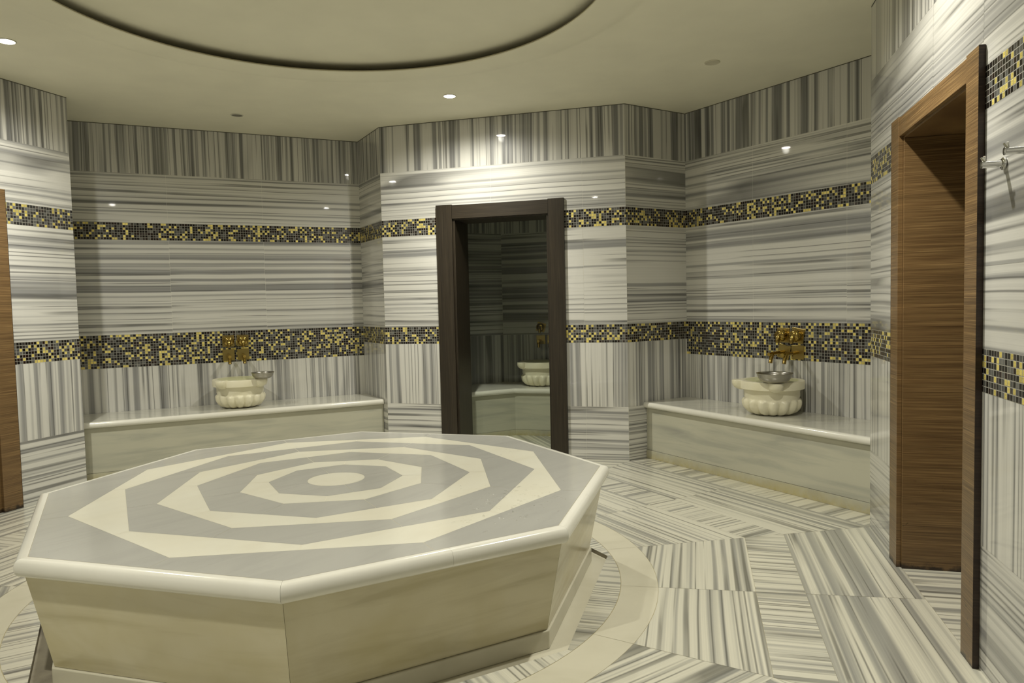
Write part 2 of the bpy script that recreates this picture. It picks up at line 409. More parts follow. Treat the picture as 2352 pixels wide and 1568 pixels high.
NARROW = [(0, Z_LOW, 'h'), (Z_LOW, Z_N0, 'v'), (Z_N0, Z_B0, 'm'), (Z_B0, Z_SPLIT, 'h'), (Z_SPLIT, Z_M0, 'h'), (Z_M0, Z_M1, 'm'), (Z_M1, Z_S, 'h'), (Z_S, ZC, 'v')]
WIDE = [(0, .35, 'h'), (.35, Z_W0, 'v'), (Z_W0, Z_B0, 'm'), (Z_B0, Z_SPLIT, 'h'), (Z_SPLIT, Z_M0, 'h'), (Z_M0, Z_M1, 'm'), (Z_M1, Z_S, 'h'), (Z_S, ZC, 'v')]
OP = (.625, 1.675, 2.235)                       # hole behind each door casing
_, tDE, nDE = wall('wall_back', D, E, NARROW, opening=OP, row0=0, start=.25)
_, tGH, nGH = wall('wall_right', G, V8, NARROW, opening=(.62, 1.70, 2.235), row0=3, pitch=.575)
_, tA, nA = wall('wall_left', A, V5, NARROW, opening=OP, row0=6, start=.2)
_, tFG, nFG = wall('wall_right_niche', F, G1, WIDE, row0=9, start=-.09)
_, tB, nB = wall('wall_left_niche', A1, Cc, WIDE, row0=12, start=.0)
wall('wall_niche_return_right', E, F, NARROW, row0=15)
wall('wall_niche_return_far_right', G, G1, NARROW, row0=16)
wall('wall_niche_return_left', D, Cc, NARROW, row0=17)
wall('wall_niche_return_far_left', A, A1, NARROW, row0=18, thick=.04)
# the part of the room behind and beside the camera
tt, nn = inward(V5, V6)
V5b = add(V5, nn, -.75); V6b = add(V6, nn, -.75)
wall('wall_near_left_niche', V5b, V6b, WIDE, row0=19)
wall('wall_near_left_return', V5, V5b, NARROW, row0=20)
wall('wall_near_left_far_return', V6, V6b, NARROW, row0=21)
W7 = (-1.55, -1.05); W8 = (2.05, -1.05)
wall('wall_near', V6, W7, NARROW, row0=22)
wall('wall_behind_camera', W7, W8, NARROW, row0=23)
wall('wall_near_right', W8, V8, NARROW, row0=24)

# ------------------------------------------------------------------ floor
VS = [V8, G, E, D, A, V5, V6, V7]                # octagon corners, anticlockwise from the right door
KI, KM = .738, .817
RO, RI, RCH, RBASE = 1.656, 1.474, 1.452, 1.36
PHI = -128.4                                      # azimuth of one corner of the platform
fl = MB()
def fpoly(poly, org, t, mode, seed, z=0.0, g=.0009, mat=0):
    """floor slab: mode 'p' strata parallel to t, 'r' strata perpendicular to t"""
    n = (-t[1], t[0]); uv = []
    cx = sum(p[0] for p in poly)/len(poly); cy = sum(p[1] for p in poly)/len(poly)
    q = []
    for p in poly:
        d = dist(p, (cx, cy)); k = max(0, 1-g/max(d, 1e-6)*1.2); q.append((cx+(p[0]-cx)*k, cy+(p[1]-cy)*k))
    for p in q:
        r = sub(p, org); a_ = r[0]*t[0]+r[1]*t[1]; b_ = r[0]*n[0]+r[1]*n[1]
        uv.append((b_+seed, a_+seed*.7) if mode == 'p' else (a_+seed, b_+seed*.7))
    fl.face([(p[0], p[1], z) for p in q], mat, uv)
def az(p): return math.degrees(math.atan2(p[1]-T[1], p[0]-T[0]))
for i in range(8):
    p, q = VS[i], VS[(i+1) % 8]; t = unit(sub(q, p)); m = lerp(p, q, .5)
    a0, a1 = az(p), az(q)
    while a1 < a0: a1 += 360
    am = az(m)
    while am < a0: am += 360
    def arc(x0, x1, R, k=10): return [pol(R, x0+(x1-x0)*j/k) for j in range(k+1)]
    pi_, qi, mi_ = lerp(T, p, KI), lerp(T, q, KI), lerp(T, m, KI)
    pm, qm, mm = lerp(T, p, KM), lerp(T, q, KM), lerp(T, m, KM)
    s = i*3.7
    fpoly(arc(a0, am, RO)[::-1] + [pi_, mi_], T, t, 'p', s+.0)
    fpoly(arc(am, a1, RO)[::-1] + [mi_, qi], T, t, 'p', s+1.3)
    fpoly([pi_, pm, mm, mi_], T, t, 'r', s+2.1)
    fpoly([mi_, mm, qm, qi], T, t, 'r', s+2.9)
    fpoly([pm, p, m, mm], T, t, 'p', s+5.1)
    fpoly([mm, m, q, qm], T, t, 'p', s+5.17)
    # ring of plain marble, two curved slabs per side
    for x0, x1 in ((a0, am), (am, a1)):
        fl.face([(*c, .0) for c in arc(x0+.03, x1-.03, RO-.0015)] + [(*c, .0) for c in arc(x0+.03, x1-.03, RI+.0015)[::-1]], 2)
# striped stone between ring and gutter
for k in range(8):
    a0 = PHI+45*k; p, q = pol(RCH, a0), pol(RCH, a0+45); t = unit(sub(q, p))
    poly = [p, q] + [pol(RI-.001, a0+45-45*j/12) for j in range(13)]
    fpoly(poly, T, t, 'r', 40+k*2.2, g=.0004)
# strips in front of the benches and under doors, niche floors
def quad(a_, b_, c_, d_, seed, mode='r'):
    fpoly([a_, b_, c_, d_], a_, unit(sub(b_, a_)), mode, seed)
quad(G, E, F, G1, 61); quad(D, A, A1, Cc, 66); quad(V5, V6, V6b, V5b, 71); quad(V7, V8, W8, W7, 76)
fpoly([V6, V7, W7], V6, unit(sub(W7, V6)), 'r', 79)
# thresholds
def back(p, n, d): return add(p, n, -d)
quad(add(G, tGH, .60), add(G, tGH, 1.72), back(add(G, tGH, 1.72), nGH, .95), back(add(G, tGH, .60), nGH, .95), 80, 'r')
quad(add(A, tA, .60), add(A, tA, 1.69), back(add(A, tA, 1.69), nA, .95), back(add(A, tA, .60), nA, .95), 84)
quad(add(D, tDE, .60), add(D, tDE, 1.69), back(add(D, tDE, 1.69), nDE, .14), back(add(D, tDE, .60), nDE, .14), 88)
# gutter: sunken channel with walls and bed
ZG = -.022
for k in range(8):
    a0 = PHI+45*k
    p, q = pol(RCH, a0), pol(RCH, a0+45); r, w = pol(RBASE-.05, a0+45), pol(RBASE-.05, a0)
    fl.face([(*p, 0), (*q, 0), (*q, ZG), (*p, ZG)], 4)
    fl.face([(*p, ZG), (*q, ZG), (*r, ZG), (*w, ZG)], 5 if k in (7, 6) else 2)  # left stretches of the bed coloured dark as if in shadow
# bedding under everything (yellowed joints), with the gutter left open
n_ = 96
for j in range(n_):
    x0, x1 = 360*j/n_, 360*(j+1)/n_
    fl.face([(*pol(RI-.012, x0), -.0007), (*pol(6.3, x0), -.0007), (*pol(6.3, x1), -.0007), (*pol(RI-.012, x1), -.0007)], 3)
fl.prism([pol(6.3, 360*j/48) for j in range(48)], -.12, -.03, 3)
struct(fl.build('floor', [FLOORM, FLOORM, RINGM, GROUT_Y, SHADEVEIN, SHADEVEIN], recalc=False))

# ------------------------------------------------------------------ ceiling
ce = MB()
NS = 128
def ring_rows(prof, mat=0):
    rows = [[(*pol(r, 360*j/NS), z) for j in range(NS)] for r, z in prof]
    ce.grid(rows, True, mat)
ring_rows([(6.3, ZC), (1.80, ZC), (1.765, ZC-.003), (1.75, ZC-.010), (1.69, ZC-.013), (1.66, ZC-.016), (1.60, ZC-.018), (1.515, ZC-.020), (1.497, ZC-.017), (1.495, ZC-.012)])
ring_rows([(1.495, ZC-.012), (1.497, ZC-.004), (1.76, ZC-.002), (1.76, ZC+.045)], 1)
ring_rows([(1.76, ZC+.045), (1.5, ZC+.048), (1.2, ZC+.062), (.8, ZC+.075), (.4, ZC+.083), (0.001, ZC+.085)])
ring_rows([(6.3, ZC), (6.3, ZC+.25), (0.001, ZC+.25)])
struct(ce.build('ceiling', [PAINT, PAINT_SHADE], smooth=True, angle=30))

# ------------------------------------------------------------------ heated marble platform
plat = empty('marble_platform', (T[0], T[1], 0), rad(PHI))
tag(plat, 'octagonal marble bathing platform with grey and white ring inlay in the room centre', 'platform')
def pl(r, deg): return (r*math.cos(rad(deg)), r*math.sin(rad(deg)))
ZT = .505; ZS = .438
RTOP, RS = 1.418, 1.468
# inlaid top
tp = MB()
R = [RTOP, 1.206, 1.055, .850, .703, .480, .346]
def ins(poly, g=.0006):
    cx = sum(p[0] for p in poly)/len(poly); cy = sum(p[1] for p in poly)/len(poly); out = []
    for p in poly:
        d = dist(p, (cx, cy)); k = 1-g/d*1.3; out.append((cx+(p[0]-cx)*k, cy+(p[1]-cy)*k, ZT))
    return out
for k in range(6):
    o = 0 if k % 2 == 0 else -22.5
    for i in range(8):
        a_ = o+45*i
        P0, P1, P2 = pl(R[k], a_-45), pl(R[k], a_), pl(R[k], a_+45)
        m0, m1 = lerp(P0, P1, .5), lerp(P1, P2, .5)
        q0, q1 = pl(R[k+1], a_-22.5), pl(R[k+1], a_+22.5)
        tp.face(ins([q0, m0, P1, m1, q1]), 0 if k % 2 == 0 else 1)
for i in range(4):                                # innermost grey ring in a few big pieces
    a_ = 90*i-22.5
    tp.face(ins([pl(.146, a_+90-90*j/10) for j in range(11)] + [lerp(pl(R[6], a_-22.5), pl(R[6], a_+22.5), .5), pl(R[6], a_+22.5), pl(R[6], a_+67.5), lerp(pl(R[6], a_+67.5), pl(R[6], a_+112.5), .5)]), 0)
tp.face([(*pl(.1445, 360*j/48), ZT) for j in range(48)], 1)
tp.prism([pl(RTOP, 45*i) for i in range(8)], ZS+.002, ZT-.0003, 2)
tp.build('inlaid_top', [GREY_IN, WHITE_IN, JOINT], plat, recalc=True)
# half-round edge stones, mitred
prof = [(RTOP+.0015, ZT)]
for j in range(9):
    th = PI/2 - PI*j/8
    prof.append((RS-.028+.028*math.cos(th)**.8 if math.cos(th) > 0 else RS-.028, (ZT+ZS)/2+(ZT-ZS)/2*math.sin(th)))
prof += [(RTOP-.03, ZS)]
def edge_piece(i, f0, f1):
    a0, a1 = 45*i, 45*(i+1); mb = MB(); rows = []
    for f in (f0, f1):
        rows.append([(*lerp(pl(r, a0), pl(r, a1), f), z) for r, z in prof])
    mb.grid([list(x) for x in rows], True)
    mb.cap(rows[0]); mb.cap(rows[1])
    return mb.build('edge_stone', EDGE, plat, smooth=True, angle=40)
for i in range(8):
    if i in (0, 3, 4, 5): edge_piece(i, .0004, .9996)
    else:
        edge_piece(i, .0004, .5496 if i == 1 else .4596); edge_piece(i, .5504 if i == 1 else .4604, .9996)
# sides, leaning slightly inwards towards the floor
for i in range(8):
    a0, a1 = 45*i, 45*(i+1); e = .0006; mb = MB()
    o0, o1 = lerp(pl(1.432, a0), pl(1.432, a1), e), lerp(pl(1.432, a0), pl(1.432, a1), 1-e)
    b0, b1 = lerp(pl(1.352, a0), pl(1.352, a1), e), lerp(pl(1.352, a0), pl(1.352, a1), 1-e)
    i0, i1 = lerp(pl(1.30, a0), pl(1.30, a1), e), lerp(pl(1.30, a0), pl(1.30, a1), 1-e)
    mb.v = [(*b0, .058), (*b1, .058), (*i1, .058), (*i0, .058), (*o0, ZS-.001), (*o1, ZS-.001), (*i1, ZS-.001), (*i0, ZS-.001)]
    for q in ((0, 3, 2, 1), (4, 5, 6, 7), (0, 1, 5, 4), (1, 2, 6, 5), (2, 3, 7, 6), (3, 0, 4, 7)): mb.f.append(list(q)); mb.m.append(0); mb.uv.append([(0, 0)]*4)
    mb.build('side_panel', PANEL, plat)
mb = MB(); mb.prism([pl(1.362, 45*i) for i in range(8)], ZG, .056, 0)
mb.build('plinth', RINGM, plat, bevel=.004)
# water drops on the platform
def clear_film(name, tint, ior):
    m, nt, b = newmat(name)
    out = [n for n in nt.nodes if n.type == 'OUTPUT_MATERIAL'][0]
    tr = nt.nodes.new('ShaderNodeBsdfTransparent'); tr.inputs[0].default_value = (*tint, 1)
    gl = nt.nodes.new('ShaderNodeBsdfGlossy'); gl.inputs['Roughness'].default_value = .18
    fr = nt.nodes.new('ShaderNodeFresnel'); fr.inputs[0].default_value = ior
    mx = nt.nodes.new('ShaderNodeMixShader')
    ge = nt.nodes.new('ShaderNodeNewGeometry')
    nt.links.new(math_(nt, 'MULTIPLY', fr.outputs[0], math_(nt, 'SUBTRACT', 1.0, ge.outputs['Backfacing'])), mx.inputs[0]); nt.links.new(tr.outputs[0], mx.inputs[1]); nt.links.new(gl.outputs[0], mx.inputs[2])
    nt.links.new(mx.outputs[0], out.inputs[0]); return m
dm = clear_film('water', (.98, .98, .97), 1.45)
wd = MB(); rnd = random.Random(5)
def drop(x, y, r, sx=1.0, an=0.0):
    rows = []
    for j in range(4):
        th = PI/2*j/3.3; rr = r*math.cos(th); z = ZT+.0002+r*.6*math.sin(th)
        rows.append([(x+rr*(sx*math.cos(b)*math.cos(an)-math.sin(b)*math.sin(an)), y+rr*(sx*math.cos(b)*math.sin(an)+math.sin(b)*math.cos(an)), z) for b in [2*PI*k/10 for k in range(10)]])
    wd.grid(rows); wd.cap(rows[-1])
def inside(x, y, m=1.27):
    return all((x-T[0])*math.cos(rad(PHI+22.5+45*k))+(y-T[1])*math.sin(rad(PHI+22.5+45*k)) < m for k in range(8))
cnt = 0
while cnt < 190:
    x, y = rnd.gauss(.0, .17), rnd.gauss(3.2, .2)
    if inside(x, y): drop(x, y, rnd.uniform(.002, .0055), rnd.choice([1, 1, 1, 2.5, 4]), rnd.uniform(0, PI)); cnt += 1
cnt = 0
while cnt < 70:
    f = rnd.random(); base = lerp(pol(1.38, PHI), pol(1.38, PHI+45), f); x, y = base[0]+rnd.gauss(0, .03), base[1]+abs(rnd.gauss(0, .09))
    if inside(x, y): drop(x, y, rnd.uniform(.001, .0026)); cnt += 1
cnt = 0
while cnt < 50:
    x, y = rnd.gauss(.0, .12), rnd.gauss(4.55, .12)
    if inside(x, y): drop(x, y, rnd.uniform(.001, .003), rnd.choice([1, 1, 3]), rnd.uniform(0, PI)); cnt += 1
wdo = wd.build('water_droplets', dm, smooth=True)
tag(wdo, 'scattered water drops lying on the octagonal marble platform', 'water', kind='stuff')

# ------------------------------------------------------------------ benches
def bench(name, label, P0, P1, W1, W0, over=.03, zt=.502, th=.05, endcap=True):
    """front line P0-P1, wall line W0-W1"""
    b = empty(name, (*lerp(P0, P1, .5), 0)); o = lerp(P0, P1, .5)
    tag(b, label, 'bench', 'marble benches in the wall niches')
    L = lambda p: sub(p, o)
    t = unit(sub(P1, P0)); n = (-t[1], t[0])
    if (W0[0]-P0[0])*n[0]+(W0[1]-P0[1])*n[1] > 0: n = (-n[0], -n[1])   # n points to the room
    mb = MB()
    Lf = dist(P0, P1); k = 3
    mb.prism([L(P0), L(P1), L(W1), L(W0)], .075, zt-th-.001, 0)
    mb.build('front_panel', BENCHF, b)
    mb = MB(); f0, f1 = add(P0, n, .009), add(P1, n, .009)
    mb.prism([L(f0), L(f1), L(P1), L(P0)], .001, .073, 0)
    mb.build('plinth', PLINTH, b)
    # slab with rounded nosing
    rows = []
    q0, q1 = add(P0, t, -(.02 if endcap else 0)), P1
    pr = [(0.0, zt), (over-.018, zt)]
    for j in range(1, 8):
        th_ = PI/2-PI*j/8; pr.append((over-.018+.02*math.cos(th_), zt-th/2+th/2*math.sin(th_)))
    pr += [(over-.018, zt-th), (0.0, zt-th)]
    mb = MB(); r0 = [(*L(add(q0, n, d)), z) for d, z in pr]; r1 = [(*L(add(q1, n, d)), z) for d, z in pr]
    mb.grid([r0, r1], True); mb.cap(r0); mb.cap(r1)
    mb.build('edge_nosing', EDGE, b, smooth=True, angle=50)
    mb = MB(); mb.prism([L(add(P0, n, -.0008)), L(add(P1, n, -.0008)), L(W1), L(W0)], zt-th+.0005, zt, 0)
    mb.build('seat_slab', BENCHTOP, b)
    return b
# right niche bench
BR0, BR1 = (1.206, 6.375), (2.262, 4.590)
eF = .012
def on_line(a, b, p, q):
    """intersection of lines ab and pq"""
    x1, y1, x2, y2 = *a, *b; x3, y3, x4, y4 = *p, *q
    d = (x1-x2)*(y3-y4)-(y1-y2)*(x3-x4)
    return (((x1*y2-y1*x2)*(x3-x4)-(x1-x2)*(x3*y4-y3*x4))/d, ((x1*y2-y1*x2)*(y3-y4)-(y1-y2)*(x3*y4-y3*x4))/d)
def offl(a, b, d, ref=T):
    t, n = inward(a, b, ref); return add(a, n, d), add(b, n, d)
EFo = offl(E, F, .003); FGo = offl(F, G1, .003); GGo = offl(G, G1, .003)
p0 = on_line(BR0, BR1, *EFo); p1 = on_line(BR0, BR1, *GGo)
p0b = add(p0, unit(sub(BR1, BR0)), .0)
bench('marble_bench', 'low marble bench filling the right-hand niche, under the basin with the bowl on its front', p0, p1, on_line(*FGo, *GGo), on_line(*EFo, *FGo), over=.035, endcap=False)
# left niche bench
BL0, BL1 = (-1.272, 7.020), (-3.555, 5.915)
CDo = offl(D, Cc, .003); CBo = offl(A1, Cc, .003); AAo = offl(A, A1, .003)
p0 = on_line(BL0, BL1, *CDo); p1 = on_line(BL0, BL1, *offl(A, A1, .012))
bench('marble_bench', 'low marble bench filling the left-hand niche behind the octagonal platform', p0, p1, on_line(*CBo, *AAo), on_line(*CDo, *CBo), over=.03, endcap=False)

# ------------------------------------------------------------------ carved basins
def make_basin(loc, rz, label, zt=.503):
    root = empty('carved_basin', (*loc, zt), rz)
    tag(root, label, 'basin', 'carved marble wash basins')
    nT = 15; n = 256; mb = MB()
    zs = [0, .004, .012, .025, .045, .065, .080, .092, .102, .109, .114, .119, .124, .130, .145, .175, .195, .199]
    def prof(z):
        P = [(0, .118), (.012, .156), (.03, .185), (.06, .205), (.085, .210), (.105, .211), (.120, .210), (.135, .208), (.150, .207), (.175, .207), (.195, .210), (.2, .213)]
        for (z0, r0), (z1, r1) in zip(P, P[1:]):
            if z <= z1: return r0+(r1-r0)*(z-z0)/(z1-z0)
        return P[-1][1]
    rows = []
    for z in zs:
        ring = []
        for k in range(n):
            th = 2*PI*k/n; c = abs(math.cos(nT*th/2+.4))         # 0 in the grooves, 1 on the lobes
            body = prof(z)
            top = .098+.026*math.sqrt(max(0, c))               # arched top of each lobe
            lob = 0.0
            if z < top:
                lob = (.019*c)*min(1, (top-z)/.022)**.5
                g = -.009*(1-c)*min(1, (top-z)/.02)*min(1, z/.03+.3)
                lob += g
            r = body-.006*(z < .14)+lob
            ring.append((r*math.cos(th), r*math.sin(th), z))
        rows.append(ring)
    # rim band
    for r, z in ((.236, .2), (.240, .203), (.242, .258), (.239, .263), (.196, .264)): rows.append([(r*math.cos(2*PI*k/n), r*math.sin(2*PI*k/n), z) for k in range(n)])
    mb.grid(rows); mb.cap(rows[0])
    mb.build('basin_body', BASINM, root, smooth=True, angle=50)
    inner = MB(); inner.lathe([(.196, .264), (.192, .255), (.184, .21), (.165, .13), (.11, .075), (.0001, .06)], 96)
    inner.build('basin_hollow', BASIN_IN, root, smooth=True, angle=60)
    for a_ in (0, -90):                                        # two soap-dish ears on the side away from the wall
        e = MB(); rr = []
        for z, w, l in ((.190, .018, .238), (.196, .030, .258), (.206, .041, .277), (.222, .049, .291), (.240, .052, .297), (.260, .052, .297), (.2655, .049, .293)):
            ring = []
            for j in range(17):
                b = -PI/2+PI*j/16
                ring.append((l-w*.9+w*.9*math.cos(b), w*math.sin(b), z))
            ring += [(.214, w, z), (.214, -w, z)]
            rr.append([tuple(Matrix.Rotation(rad(a_), 3, 'Z') @ Vector(p)) for p in ring])
        e.grid(rr); e.cap(rr[0]); e.cap(rr[-1])
        e.build('ear', BASINM, root, smooth=True, angle=50)
    return root
make_basin((2.011, 5.590), rad(-102.5), 'round carved cream marble basin on the right-hand bench, steel bowl on its near ear')
make_basin((-2.545, 6.712), rad(-20), 'round carved cream marble basin on the left-hand bench, bowl on its right ear')

def make_bowl(loc, r, h, label, tilt=0.0):
    root = empty('steel_bowl', loc); root.rotation_euler = (tilt, 0, .3)
    tag(root, label, 'bowl', 'steel pouring bowls')
    mb = MB(); t = .0015
    out = [(.0001, 0), (.50*r, 0), (.64*r, h*.07), (.78*r, h*.24), (.88*r, h*.50), (.935*r, h*.80), (.95*r, h*.93), (1.0*r, h)]
    inn = [(a_-t if a_ > .01 else a_, z+t) for a_, z in out][::-1]
    inn[0] = (1.0*r-.001, h+.001)
    mb.lathe(out+inn, 64)
    mb.build('bowl_body', STEEL, root, smooth=True, angle=60)
    return root
zr = .503+.266
bp_ = pol(.215, -103, (2.011, 5.590))
make_bowl((bp_[0]-.005, bp_[1], zr+.001), .133, .070, 'wide grey steel pouring bowl resting on the right-hand basin')
bp_ = pol(.262, -20, (-2.545, 6.712))
make_bowl((bp_[0], bp_[1], zr+.001), .103, .055, 'small steel pouring bowl resting on the right ear of the left-hand basin')

# ------------------------------------------------------------------ brass taps
def rot_t(deg): return Matrix.Rotation(rad(deg), 4, 'Y')
def valve(a, t, n, u, z, tilt, label, s=.115):
    p = add(add(a, t, u), n, .0015)
    root = empty('shower_valve', (p[0], p[1], z), math.atan2(n[1], n[0])-PI/2)   # local +y is out of the wall
    tag(root, label, 'tap', 'brass mixer valves above the basins')
    M = rot_t(tilt)
    mb = MB(); mb.box((0, .004, 0), (s, .008, s*1.02), 0, M); mb.build('plate', GOLD_S, root, bevel=.0015)
    mb = MB(); prof_ = [(.047, .0), (.049, .02), (.048, .040), (.044, .052), (.032, .060), (.0001, .063)]
    R90 = Matrix.Rotation(-PI/2, 4, 'X')
    mb.lathe(prof_, 40, M=Matrix.Translation((0, .008, 0)) @ R90)
    mb.build('knob', GOLD, root, smooth=True, angle=45)
    mb = MB(); mb.tube([(0, .050, .016), (0, .068, -.010), (0, .082, -.042), (0, .084, -.060)], [.018, .020, .017, .013], 20)
    mb.build('lever', GOLD, root, smooth=True, angle=50)
    return root
def spout(a, t, n, u, z, tilt, label, s=.112, length=.195, slant=.012):
    p = add(add(a, t, u), n, .0015)
    root = empty('wall_spout', (p[0], p[1], z), math.atan2(n[1], n[0])-PI/2)
    tag(root, label, 'tap', 'brass spouts above the basins')
    M = rot_t(tilt)
    mb = MB(); mb.box((0, .004, 0), (s, .008, s), 0, M); mb.build('plate', GOLD_S, root, bevel=.0015)
    mb = MB(); mb.tube([(0, .006, 0), (0, .05, -.002)], .0145, 20); mb.build('collar', GOLD, root, smooth=True)
    mb = MB(); mb.tube([(0, .04, -.002), (0, length, -.012)], .0145, 20); mb.build('pipe', GOLD, root, smooth=True, angle=50)
    mb = MB(); mb.tube([(0, length-.045, -.008), (0, length-.026, -.055), (0, length-.020, -.082)], .0155, 20); mb.build('outlet', GOLD, root, smooth=True, angle=50)
    mb = MB(); mb.tube([(0, .068, .0), (0, .068, -.03)], .004, 10); mb.build('diverter_pin', GOLD, root, smooth=True)
    return root
LR = 'right-hand basin'; LL = 'left-hand basin'
valve(F, tFG, nFG, 1.048, 1.100, 0, 'square brass mixer valve above the right-hand basin, left one of its pair')
valve(F, tFG, nFG, 1.178, 1.100, -9, 'tilted square brass mixer valve above the right-hand basin, right one of its pair')
spout(F, tFG, nFG, 1.052, .968, -14, 'brass water spout on a tilted plate above the right-hand basin')
spout(F, tFG, nFG, 1.178, .968, 0, 'brass water spout on a straight plate above the right-hand basin')
def uB(x): return x+dist(A1, Cc)-dist((-3.838, 6.431), Cc)
valve(A1, tB, nB, uB(1.222), 1.106, 1, 'square brass mixer valve above the left-hand basin, left one of its pair', .108)
valve(A1, tB, nB, uB(1.352), 1.106, -2, 'square brass mixer valve above the left-hand basin, right one of its pair', .108)
spout(A1, tB, nB, uB(1.220), .972, 0, 'brass water spout above the left-hand basin, left one of its pair', .108, .16)
spout(A1, tB, nB, uB(1.352), .972, 1, 'brass water spout above the left-hand basin, right one of its pair', .108, .16)

# ------------------------------------------------------------------ robe hooks
def hook(u, z, L_, label):
    p = add(add(G, tGH, u), nGH, .0015)
    root = empty('robe_hook', (p[0], p[1], z), math.atan2(nGH[1], nGH[0])-PI/2)
    tag(root, label, 'hook', 'chrome robe hooks beside the right door')
    R90 = Matrix.Rotation(-PI/2, 4, 'X')
    mb = MB(); mb.lathe([(.019, 0), (.021, .002), (.021, .007), (.018, .009), (.0001, .0095)], 36, M=R90); mb.build('rosette', CHROME, root, smooth=True, angle=40)
    mb = MB(); mb.lathe([(.0115, .008), (.0115, L_-.004), (.0125, L_-.002), (.0125, L_), (.0001, L_+.001)], 32, M=R90); mb.build('peg', CHROME, root, smooth=True, angle=40)
    for s in (-1, 1):
        mb = MB(); mb.tube([(s*.003, L_-.010, .008), (s*.013, L_-.004, .026)], .0038, 14); mb.build('prong', CHROME, root, smooth=True, angle=40)
hook(1.925, 1.838, .070, 'chrome double-pronged robe hook nearest the right-hand door frame')
hook(2.112, 1.848, .070, 'chrome double-pronged robe hook at the right edge of the picture')

# ------------------------------------------------------------------ doorways
def door(idx, a, t, n, mat, edge, u0, u1, i0, i1, zh, zin, depth=.36, proud=.024, glass=False, head=None):
    """casing stiles and head standing proud of the wall, and the lining of the reveal"""
    root = empty('door_%d' % idx, (*add(a, t, (u0+u1)/2), 0), math.atan2(t[1], t[0])); struct(root)
    c = (u0+u1)/2
    # local x along t; sign of local y for the room side
    ny = 1 if (t[0]*n[1]-t[1]*n[0]) > 0 else -1
    def bx(name, x0, x1, y0, y1, z0, z1, m=mat, bev=.0012):
        mb = MB(); y0, y1 = sorted((y0*ny, y1*ny)); mb.box(((x0+x1)/2-c, (y0+y1)/2, (z0+z1)/2), (x1-x0, y1-y0, z1-z0)); return mb.build(name, m, root, bevel=bev)
    bx('casing_stile', u0, i0, .002, proud, .0, zh, mat)
    bx('casing_stile', i1, u1, .002, proud, .0, zh, mat)
    if edge is not mat:
        bx('edge_banding', u1+.0003, u1+.0018, .002, proud, .0, zh, edge, 0)
        bx('edge_banding', u0-.0018, u0-.0003, .002, proud, .0, zh, edge, 0)
    bx('casing_head', i0+.001, i1-.001, .002, proud-.004, zin, zh-.006, head or mat)
    # lining boards
    bx('jamb_lining', i0-.012, i0+.020, -depth, .0015, .0, zin-.012, mat)
    bx('jamb_lining', i1-.020, i1+.012, -depth, .0015, .0, zin-.012, mat)
    bx('head_lining', i0-.010, i1+.010, -depth, .0015, zin-.011, zin+.018, mat)
    if glass:
        bx('added_glass_pane', i0+.021, i1-.021, -depth+.012, -depth+.020, .006, zin-.014, TINTED, 0)  # pane added so the steam room behind it looks shaded
    return root
door(1, D, tDE, nDE, WENGE, WENGE, .560, 1.766, .716, 1.622, 2.325, 2.195, .36, glass=True, head=WENGE_H)
door(2, G, tGH, nGH, OAK, OAKEDGE, .555, 1.748, .688, 1.624, 2.292, 2.195, .55)
door(3, A, tA, nA, OAK, OAKEDGE, .560, 1.760, .700, 1.600, 2.300, 2.190, .42)

# closed dark leaf deep behind the side doors
def passage(idx, a, t, n, d0, d1):
    mb = MB(); P = lambda u, d: back(add(a, t, u), n, d)
    for (x0, y0, x1, y1) in ((.60, .10, .60, d1), (1.72, .10, 1.72, d1), (.60, d1, 1.72, d1)):
        p, q = P(x0, y0), P(x1, y1); mb.face([(*p, 0), (*q, 0), (*q, 2.4), (*p, 2.4)], 0, [(0, 0), (0, 1), (2.4, 1), (2.4, 0)])
    mb.face([(*P(.6, .1), 2.4), (*P(1.72, .1), 2.4), (*P(1.72, d1), 2.4), (*P(.6, d1), 2.4)], 0)
    mb.prism([P(.55, d1+.02), P(1.77, d1+.02), P(1.77, d1+.1), P(.55, d1+.1)], 0, 2.4, 0)
    return struct(mb.build('wall_passage_%s' % idx, [WALL]))
passage('right', G, tGH, nGH, .1, .95)
passage('left', A, tA, nA, .1, .95)

# ------------------------------------------------------------------ unlit steam room behind the centre door
c0 = (-.10, 8.33); K = (.02, 7.655)
q1 = (.890, 6.453); q2 = (1.25, 7.95); q4 = (-1.25, 7.72); q5 = (-1.035, 6.995)
REF2 = (0.05, 7.3); ZC2 = 2.72
STEAM = [(0, .5, 'h'), (.5, 1.045, 'v'), (1.045, Z_M0+.14, 'h'), (Z_M0+.14, ZC2, 'v')]
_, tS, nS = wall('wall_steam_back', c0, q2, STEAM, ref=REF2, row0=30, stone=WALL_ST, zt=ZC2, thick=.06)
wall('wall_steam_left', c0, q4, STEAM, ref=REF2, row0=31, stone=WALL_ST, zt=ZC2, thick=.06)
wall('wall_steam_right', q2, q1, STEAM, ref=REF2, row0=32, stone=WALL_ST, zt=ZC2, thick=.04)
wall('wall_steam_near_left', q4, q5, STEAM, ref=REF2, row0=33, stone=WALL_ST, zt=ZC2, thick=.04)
mb = MB()
mb.face([(*p, .0008) for p in [add(add(D, tDE, .15), nDE, -.115), add(add(D, tDE, 2.15), nDE, -.115), q2, c0, q4]], 0,
        [(p[0]*1.0+p[1]*.3, p[1]) for p in [add(add(D, tDE, .15), nDE, -.115), add(add(D, tDE, 2.15), nDE, -.115), q2, c0, q4]])
mb.prism([q5, q1, q2, c0, q4], -.10, -.002, 0)
struct(mb.build('floor_steam_room', [FLOORM]))
mb = MB(); mb.prism([add(q5, tDE, -.1), add(q1, tDE, .1), q2, c0, q4], ZC2, ZC2+.06, 0)
struct(mb.build('ceiling_steam_room', [PAINT]))
